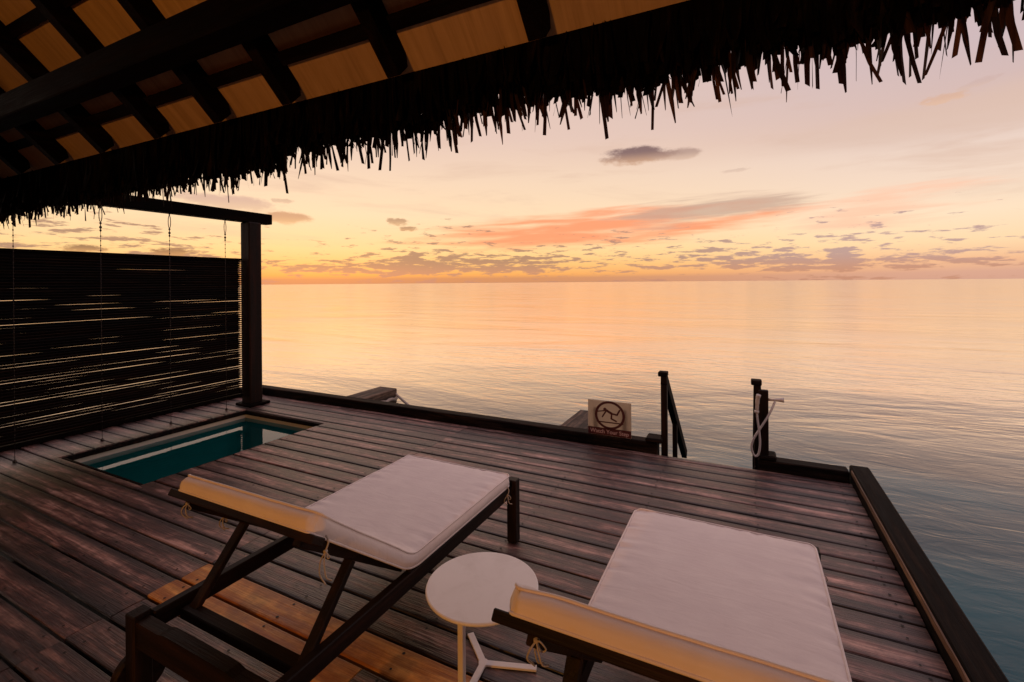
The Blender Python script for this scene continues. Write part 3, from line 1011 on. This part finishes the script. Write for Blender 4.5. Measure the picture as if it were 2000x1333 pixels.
def cushion(x0, x1, yfoot, yhinge, yhead, zseat, zhead, T, name_label, seed):
    """box cushion following seat and raised back; returns the thing"""
    root = tag(empty('lounger_cushion', ((x0 + x1) / 2, yfoot, zseat)), name_label, 'cushion', 'white lounger cushions')
    org = Vector(root.location)
    Ls = yfoot - yhinge
    bl = math.hypot(yhinge - yhead, zhead - zseat)
    ang = math.atan2(zhead - zseat, yhinge - yhead)
    Lt = Ls + bl
    W_ = x1 - x0

    def path(s):
        # top surface line and its normal; eased round the fold
        rad_ = .05
        if s < Ls - rad_:
            return Vector((0, yfoot - s, zseat)), Vector((0, 0, 1))
        if s > Ls + rad_:
            q = s - Ls
            return Vector((0, yhinge - q * math.cos(ang), zseat + q * math.sin(ang))), Vector((0, math.sin(ang), math.cos(ang)))
        u = (s - (Ls - rad_)) / (2 * rad_)
        a = ang * u
        p0, p1, p2 = Vector((0, yhinge + rad_, zseat)), Vector((0, yhinge, zseat)), Vector((0, yhinge - rad_ * math.cos(ang), zseat + rad_ * math.sin(ang)))
        return p0 * (1 - u) ** 2 + p1 * 2 * u * (1 - u) + p2 * u * u, Vector((0, math.sin(a), math.cos(a)))

    def to3(u, s, h):
        p, n = path(s)
        return Vector((x0 + u, p.y, p.z)) + n * h - org

    NX, NL = 56, 120
    rc = .028

    def inset(u, s):
        # round the plan corners
        cu = min(u, W_ - u)
        cs = min(s, Lt - s)
        if cu < rc and cs < rc:
            du, ds = rc - cu, rc - cs
            d = math.hypot(du, ds)
            mxd = max(du, ds)
            if d > 1e-6:
                f = mxd / d
                nu, ns = rc - du * f, rc - ds * f
                u = nu if u < W_ / 2 else W_ - nu
                s = ns if s < Lt / 2 else Lt - ns
        return u, s

    def wr(u, s):
        dside = min(u, W_ - u)
        dend = min(s, Lt - s)
        side = 0 if u < W_ / 2 else 9
        k1 = noise.noise((s * 26, side + seed, dside * 5)) + .6 * noise.noise((s * 60, side + 3 + seed, dside * 9))
        k2 = noise.noise((u * 28, 20 + seed + (0 if s < Lt / 2 else 7), dend * 4))
        h = k1 * .013 * math.exp(-dside / .055) * (1 - math.exp(-dside / .006)) + k2 * .009 * math.exp(-dend / .05) * (1 - math.exp(-dend / .006))
        fold = abs(s - Ls)
        h += .004 * noise.noise((u * 20, s * 40, seed)) * math.exp(-fold / .03)
        h += .0035 * noise.noise((u * 3.0, s * 3.0, seed + 5)) + .0012 * noise.noise((u * 9 + s * 5, s * 14, seed + 8))
        dome = .010 * (1 - math.exp(-dside / .05)) * (1 - math.exp(-dend / .05))
        return h + dome - .004

    b = MB()
    idx = {}
    vs, fs = [], []

    def ease(i, n):
        u = i / n
        return .5 - .5 * math.cos(math.pi * u) if False else u

    us = [W_ * (lambda q: q + .06 * math.sin(2 * math.pi * q) * -1)(i / NX) for i in range(NX + 1)]
    ss = [Lt * (lambda q: q - .03 * math.sin(2 * math.pi * q))(j / NL) for j in range(NL + 1)]
    for j in range(NL + 1):
        for i in range(NX + 1):
            u, s = inset(us[i], ss[j])
            vs.append(to3(u, s, wr(u, s)))
    tv = lambda i, j: j * (NX + 1) + i
    for j in range(NL):
        for i in range(NX):
            fs.append((tv(i, j), tv(i + 1, j), tv(i + 1, j + 1), tv(i, j + 1)))
    loop = [(i, 0) for i in range(NX)] + [(NX, j) for j in range(NL)] + [(i, NL) for i in range(NX, 0, -1)] + [(0, j) for j in range(NL, 0, -1)]
    base = len(vs)
    rows = 4
    nl = len(loop)
    for q in range(1, rows + 1):
        for (i, j) in loop:
            u, s = inset(us[i], ss[j])
            f = q / rows
            bul = (.016 if s > Lt - 1e-3 else .009) * math.sin(math.pi * f) + .0018 * noise.noise((u * 14, s * 14, f * 2 + seed))
            uu = u + (bul if u > W_ - 1e-3 else (-bul if u < 1e-3 else 0))
            s2 = s + (bul if s > Lt - 1e-3 else (-bul if s < 1e-3 else 0))
            vs.append(to3(uu, s2, wr(u, s) * (1 - f) - T * f))
    for q in range(rows):
        for k in range(nl):
            k2_ = (k + 1) % nl
            A = tv(*loop[k]) if q == 0 else base + (q - 1) * nl + k
            B = tv(*loop[k2_]) if q == 0 else base + (q - 1) * nl + k2_
            fs.append((A, base + q * nl + k, base + q * nl + k2_, B))
    # bottom grid
    bb = len(vs)
    for j in range(NL + 1):
        for i in range(NX + 1):
            u, s = inset(us[i], ss[j])
            vs.append(to3(u, s, -T))
    for j in range(NL):
        for i in range(NX):
            fs.append((bb + tv(i, j), bb + tv(i, j + 1), bb + tv(i + 1, j + 1), bb + tv(i + 1, j)))
    b.add(vs, fs)
    me = bpy.data.meshes.new('cushion_body')
    me.from_pydata(b.v, [], b.f)
    bm = bmesh.new()
    bm.from_mesh(me)
    bmesh.ops.remove_doubles(bm, verts=bm.verts, dist=1e-5)
    bmesh.ops.recalc_face_normals(bm, faces=bm.faces)
    bm.to_mesh(me)
    bm.free()
    for p in me.polygons:
        p.use_smooth = True
    me.materials.append(M['fabric'])
    link('cover', me, root)
    for h0, nm in ((0.001, 'piping'), (-T, 'piping')):
        pts = []
        for (i, j) in loop:
            u, s = inset(us[i], ss[j])
            pts.append(to3(u, s, (wr(u, s) if h0 > 0 else 0) + h0))
        pp = [pts[0]]
        for p in pts[1:]:
            if (p - pp[-1]).length > .006:
                pp.append(p)
        MB().tube(pp, .0042, 6, closed=True).build(nm, M['fabric'], root, smooth=True)
    # tie strings at head corners, fold and foot
    def tie(ux, s, side, L, spread, end_s=0):
        p = to3(ux, s, -T * .8)
        o = Vector((side * .012, 0, 0))
        mb = MB()
        kn = p + Vector((side * .012, -.012, -.045))
        mb.tube(spline([p, p + Vector((side * .016, -.004, -.018)), kn], 5), .0028, 6)
        for a in (-1, 1):
            mb.tube(spline([kn, kn + Vector((a * spread * .45, -.012, -L * .25)), kn + Vector((a * spread * .8, -.01, -L * .65)), kn + Vector((a * spread * .75 + .01, .004, -L * (1.0 if a < 0 else .8)))], 6), .0023, 6)
        mb.tube(spline([kn, kn + Vector((spread * .6, -.01, .008)), kn + Vector((spread * 1.0, 0, -.012)), kn + Vector((spread * .5, 0, -.02)), kn], 5), .0020, 6)
        mb.lathe([(.002, -.006), (.007, -.002), (.007, .003), (.002, .006)], 8, kn)
        mb.build('tie', M['rope'], root, smooth=True)
    tie(.075, Lt - .004, 0, .06, .022)
    tie(W_ + .002, Lt - .06, 1, .11, .018)
    tie(W_ + .002, .05, 1, .055, .020)
    tie(-.002, Lt - .25, -1, .06, .018)
    return root


def lounger(x0, x1, dy, yhead, zhead, label, curved=True):
    """wooden sun lounger, x0..x1 outer width, head end nearest the villa"""
    root = tag(empty('sun_lounger', ((x0 + x1) / 2, 1.6 + dy, 0)), label, 'sun lounger', 'wooden sun loungers')
    o = Vector(root.location)

    def pt(mb, name, m_, smooth=False):
        mb.v = [(p[0] - o.x, p[1] - o.y, p[2] - o.z) for p in mb.v]
        return mb.build(name, m_, root, smooth=smooth)
    rw = .036
    for xa in (x0 + .012, x1 - .012 - rw):
        pt(MB().box(xa, xa + rw, .925 + dy, 2.44 + dy, .265, .330, .004), 'side_rail', M['teak_y'])
    # upper side boards under the cushion
    for xa in (x0 + .014, x1 - .014 - .022):
        pt(MB().box(xa, xa + .022, 1.50 + dy, 2.40 + dy, .3305, .355, .003), 'seat_frame', M['teak_y'])
    # seat slats
    for i in range(8):
        ys = 1.54 + dy + i * .11
        pt(MB().box(x0 + .037, x1 - .037, ys, ys + .07, .318, .338, .003), 'seat_slat', M['teak_x'])
    # foot legs
    for xa in (x0 - .016, x1 - .042):
        pt(MB().box(xa, xa + .058, 2.405 + dy, 2.46 + dy, 0.002, .362, .004), 'leg', M['teak_z'])
    pt(MB().box(x0 + .043, x1 - .043, 2.41 + dy, 2.435 + dy, .27, .335, .003), 'foot_rail', M['teak_x'])
    # head legs and wheels
    for xa, wx in ((x0 - .022, x0 - .060), (x1 - .036, x1 + .026)):
        pt(MB().box(xa, xa + .058, .865 + dy, .925 + dy, .05, .342, .004), 'leg', M['teak_z'])
        wh = pt(MB().lathe([(.03, 0), (.082, 0.0), (.090, .008), (.090, .026), (.082, .034), (.03, .034)], 28, (wx, .92 + dy, .092), 'X'), 'wheel', M['teak_x'], False)
        ax = MB().lathe([(.012, -.004), (.016, .0), (.016, .036), (.012, .040)], 12, (wx, .92 + dy, .092), 'X')
        ax.v = [(p[0] - o.x, p[1] - o.y, p[2] - o.z) for p in ax.v]
        ax.build('hub', M['steel'], wh)
    # head cross rail with a shallow hand hold
    xm, poly = (x0 + x1) / 2, []
    xa, xb = x0 + .037, x1 - .037
    top = [(xa, .325)] + [(xa + (xb - xa) * q / 20, .325 + .009 * (smooth01((abs(q / 20 - .5) * -1 + .30) / .06))) for q in range(1, 20)] + [(xb, .325)]
    pt(MB().prism([(xa, .235)] + top + [(xb, .235)], .872 + dy, .915 + dy, 'Y'), 'head_rail', M['teak_x'])
    pt(MB().box(x0 + .06, x1 - .06, 1.00 + dy, 1.05 + dy, .262, .300, .004), 'prop_bar', M['teak_x'])
    # backrest frame
    yh, zh = 1.515 + dy, .340
    a = Vector((0, yhead - .02, zhead - .062))
    hh = Vector((0, yh, zh))
    up = Vector((0, (a.z - hh.z), -(a.y - hh.y))).normalized()
    for xc in (x0 + .075, x1 - .075):
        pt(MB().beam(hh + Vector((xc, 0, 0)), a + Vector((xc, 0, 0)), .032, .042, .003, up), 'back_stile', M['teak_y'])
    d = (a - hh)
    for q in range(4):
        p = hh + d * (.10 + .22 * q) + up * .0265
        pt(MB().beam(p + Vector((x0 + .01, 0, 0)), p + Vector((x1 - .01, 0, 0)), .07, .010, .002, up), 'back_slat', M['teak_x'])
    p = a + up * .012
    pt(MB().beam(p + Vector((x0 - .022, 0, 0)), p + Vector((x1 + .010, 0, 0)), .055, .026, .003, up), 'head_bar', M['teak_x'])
    # prop struts
    for xc in (x0 + .098, x1 - .062):
        tp = hh + d * .56 - up * .018
        pt(MB().beam((xc, tp.y, tp.z), (xc, 1.025 + dy, .285), .024, .040, .003, (1, 0, 0)), 'prop_strut', M['teak_z'])
    return root


lounger(-1.95, -1.205, .0, 1.045, .752, 'dark wooden sun lounger with raised back standing nearest the plunge pool')
cushion(-1.94, -1.212, 2.385, 1.515, 1.055, .404, .772, .058, 'white box cushion on the lounger nearest the plunge pool, its head edge lit amber', 1)
lounger(-.495, .255, -.09, .955, .790, 'dark wooden sun lounger with raised back standing nearest the long open-side kerb')
cushion(-.485, .248, 2.295, 1.43, .965, .404, .810, .058, 'white box cushion on the lounger beside the round table, nearest the open-side kerb', 31)

# ------------------------------------------------------------------ side table
tab = tag(empty('side_table', (-.91, 1.40, 0)), 'round white metal side table between the two sun loungers', 'table')
TC = (-.845 + .91, 1.437 - 1.40, .42)
MB().lathe([(.002, 0), (.192, 0), (.1975, .003), (.199, .007), (.1975, .011), (.194, .013), (.002, .013)], 72, TC).build('table_top', M['white'], tab, smooth=False)
MB().box(-.011, .011, -.011, .011, .010, .4195, .002).build('pole', M['white'], tab)
hub = Vector((-.933 + .91, 1.590 - 1.40, .007))
b = MB()
for e in ((0.0, -.012), (-.15, .30), (.175, .258)):
    e = Vector((e[0], e[1], .007))
    dd = (e - hub).normalized()
    b.beam(hub - dd * .006, e, .026, .009, .0015)
b.lathe([(.004, -.0046), (.019, -.0046), (.019, .0048), (.004, .0048)], 20, hub)
b.build('foot', M['white'], tab)

# ------------------------------------------------------------------ over-water lounging net
net = tag(empty('overwater_net', (0, 4.33, 0)), 'rope lounging net slung between two timber arms beyond the deck edge', 'net')
oy = 4.33
for xa, xb, L in ((-4.52, -4.22, 4.96), (-1.66, -1.38, 4.98)):
    MB().box(xa, xb, .001, L - oy, -.11, .088, .012).build('arm', M['arm'], net)
b = MB()
XA, XB = -4.19, -1.69
ya_, yb_ = .05, .60


def netz(u, v_):
    return -.10 - .20 * (1 - (2 * u - 1) ** 4) * (.4 + .6 * math.sin(math.pi * min(1, v_ * .8 + .1)))


nu, nv = 76, 18
for j in range(nv + 1):
    v_ = j / nv
    b.tube([(XA + (XB - XA) * i / 24, ya_ + (yb_ - ya_) * v_ - (.10 * math.sin(math.pi * i / 24) if j == nv else .10 * v_ * math.sin(math.pi * i / 24)), netz(i / 24, v_)) for i in range(25)], .003, 4, cap=False)
for i in range(nu + 1):
    u = i / nu
    b.tube([(XA + (XB - XA) * u, ya_ + (yb_ - ya_) * (j / 6) - .10 * (j / 6) * math.sin(math.pi * u), netz(u, j / 6)) for j in range(7)], .003, 4, cap=False)
tag(b.build('mesh', M['rope'], net), kind='stuff')
MB().tube(spline([(-4.20, .58, .02), (-3.9, .50, -.09), (-3.4, .40, -.22), (-2.9, .34, -.30), (-2.3, .38, -.26), (-1.69, .55, -.02)], 10), .016, 8).build('edge_rope', M['rope'], net, smooth=True)
MB().tube([(-4.205, .10 + .05 * q, -.035 + .010 * math.sin(q * 1.9)) for q in range(11)], .022, 8).build('lashing', M['rope'], net, smooth=True)
MB().tube([(-1.675, .10 + .05 * q, -.035 + .010 * math.sin(q * 1.9)) for q in range(11)], .022, 8).build('lashing', M['rope'], net, smooth=True)

# ------------------------------------------------------------------ slip warning sign on the kerb
SG = Vector((-1.322, 4.207, .097))
sign = tag(empty('warning_sign', SG), 'square cream warning sign with a falling figure in a maroon ring on the kerb', 'sign')
SW, SH = .398, .316
MB().box(0, SW, 0, .006, 0, SH, .001).build('plate', M['acrylic'], sign)
for xs in (.052, .318):
    MB().box(xs, xs + .038, .0085, .034, -.001, .250, .003).build('stake', M['dark_z'], sign)
MB().box(0.001, SW - .001, -.0014, -.0002, .002, .068).build('band', M['maroon'], sign)
cx_, cz_ = .204, SH - .128
b = MB()
n = 64
vs, fs = [], []
for k in range(n):
    a = 2 * math.pi * k / n
    for r_ in (.116, .138):
        for y_ in (-.0014, -.0002):
            vs.append((cx_ + r_ * math.cos(a), y_, cz_ + r_ * .93 * math.sin(a)))
for k in range(n):
    k2_ = (k + 1) % n
    q, w_ = k * 4, k2_ * 4
    fs += [(q, q + 2, w_ + 2, w_), (q + 1, w_ + 1, w_ + 3, q + 3), (q, w_, w_ + 1, q + 1), (q + 2, q + 3, w_ + 3, w_ + 2)]
b.add(vs, fs)
b.build('ring', M['maroon'], sign)
b = MB()
k_ = .00041


def stroke(pts, w):
    P2 = [(cx_ + p[0] * k_, cz_ - p[1] * k_) for p in pts]
    for i, (p, q) in enumerate(zip(P2[:-1], P2[1:])):
        dxx, dzz = q[0] - p[0], q[1] - p[1]
        L = math.hypot(dxx, dzz)
        nx_, nz_ = -dzz / L * w / 2, dxx / L * w / 2
        yy = -.0016 - .00012 * (len(b.v) % 7)
        b.add([(p[0] + nx_, yy, p[1] + nz_), (p[0] - nx_, yy, p[1] - nz_), (q[0] - nx_, yy, q[1] - nz_), (q[0] + nx_, yy, q[1] + nz_)], [(0, 1, 2, 3)])
    for i, p in enumerate(P2):
        yy = -.0026 - .00005 * i
        b.add([(p[0] + w / 2 * math.cos(a * math.pi / 6), yy, p[1] + w / 2 * math.sin(a * math.pi / 6)) for a in range(12)], [tuple(range(12))])


stroke([(-75, -105), (45, -41)], .022)
stroke([(-120, -92), (-275, -62)], .010)
stroke([(-85, -84), (-165, 46)], .013)
stroke([(45, -41), (165, -26), (222, -134)], .015)
stroke([(45, -41), (35, 70), (145, 116)], .015)
hd = (cx_ - 107 * k_, cz_ + 125 * k_)
b.add([(hd[0] + .015 * math.cos(a * math.pi / 8), -.0032, hd[1] + .015 * math.sin(a * math.pi / 8)) for a in range(16)], [tuple(range(16))])
stroke([(-285, 160), (290, 160)], .011)
b.build('falling_figure', M['maroon'], sign)
fc = bpy.data.curves.new('lettering', 'FONT')
fc.body = 'Watch Your Step'
fc.size = .050
fc.align_x = 'CENTER'
fc.align_y = 'CENTER'
fc.extrude = .0003
fc.materials.append(M['pinktext'])
ft = bpy.data.objects.new('lettering', fc)
COL.objects.link(ft)
bpy.context.view_layer.update()
fm = bpy.data.meshes.new_from_object(ft.evaluated_get(bpy.context.evaluated_depsgraph_get()))
bpy.data.objects.remove(ft)
fm.name = 'lettering'
link('lettering', fm, sign, (SW / 2, -.0024, .034), (R(90), 0, 0))

# ------------------------------------------------------------------ stairs to the sea with handrails
stairs = tag(empty('sea_stairs', (0, 4.33, 0)), 'dark timber stairs with handrails leading from the kerb gap down to the sea', 'stairs')
for side, xp in (('l', -.678), ('r', .050)):
    zt = .665 if side == 'l' else .655
    MB().box(xp, xp + .052, 4.265 - oy, 4.315 - oy, -.3, zt, .004).build('post', M['dark_z'], stairs)
    MB().box(xp - .020, xp + .058, 4.245 - oy, 4.33 - oy, zt + .001, zt + .042, .006).build('post_cap', M['kerb'], stairs)
    MB().beam((xp + .026, 4.29 - oy, zt - .03), (xp + .026, 5.75 - oy, zt - .03 - 1.14), .055, .095, .004).build('handrail', M['dark_y'], stairs)
    MB().box(xp + .004, xp + .048, 4.93 - oy, 4.975 - oy, -1.2, .12, .004).build('baluster', M['dark_z'], stairs)
    MB().beam((xp + .026, 4.335 - oy, -.16), (xp + .026, 5.5 - oy, -1.55), .04, .18, .004).build('stringer', M['dark_y'], stairs)
for q in range(4):
    MB().box(-.625, .050, 4.40 - oy + q * .24, 4.62 - oy + q * .24, -.24 - q * .28, -.20 - q * .28, .004).build('tread', M['deck'], stairs)

# ------------------------------------------------------------------ shower post
sho = tag(empty('shower_post', (.12, 4.235, 0)), 'short dark timber post carrying a white hand shower and coiled hose', 'shower')
MB().box(-.036, .032, -.025, .027, .0815, .628, .005).build('post', M['dark_z'], sho)
b = MB()
# hand shower resting on the post's face
b.tube(spline([(-.050, -.050, .455), (-.048, -.052, .50), (-.044, -.056, .56), (-.036, -.062, .60)], 6), [.010] * 4 + [.0125] * 5 + [.015] * 6 + [.017] * 4, 12)
b.lathe([(.004, -.012), (.014, -.010), (.015, .008), (.006, .012)], 12, (-.050, -.050, .462))
b.build('shower_head', M['plastic'], sho, smooth=True)
MB().box(-.068, -.034, -.050, -.0255, .452, .470, .003).build('bracket', M['plastic'], sho)
tp = MB()
tp.tube([(.033, 0, .555), (.055, 0, .555), (.075, 0, .556), (.10, 0, .558), (.125, 0, .560), (.14, 0, .561)], [.011, .011, .010, .012, .018, .019], 14)
tp.build('tap', M['plastic'], sho, smooth=True)
MB().tube(spline([(.078, -.004, .545), (.05, -.035, .48), (.015, -.05, .41), (-.03, -.055, .33), (-.072, -.055, .25), (-.090, -.052, .18), (-.078, -.05, .125), (-.058, -.05, .108),
                  (-.038, -.052, .14), (-.030, -.055, .22), (-.036, -.056, .32), (-.046, -.054, .40), (-.050, -.050, .455)], 8), .0085, 10).build('hose', M['plastic'], sho, smooth=True)
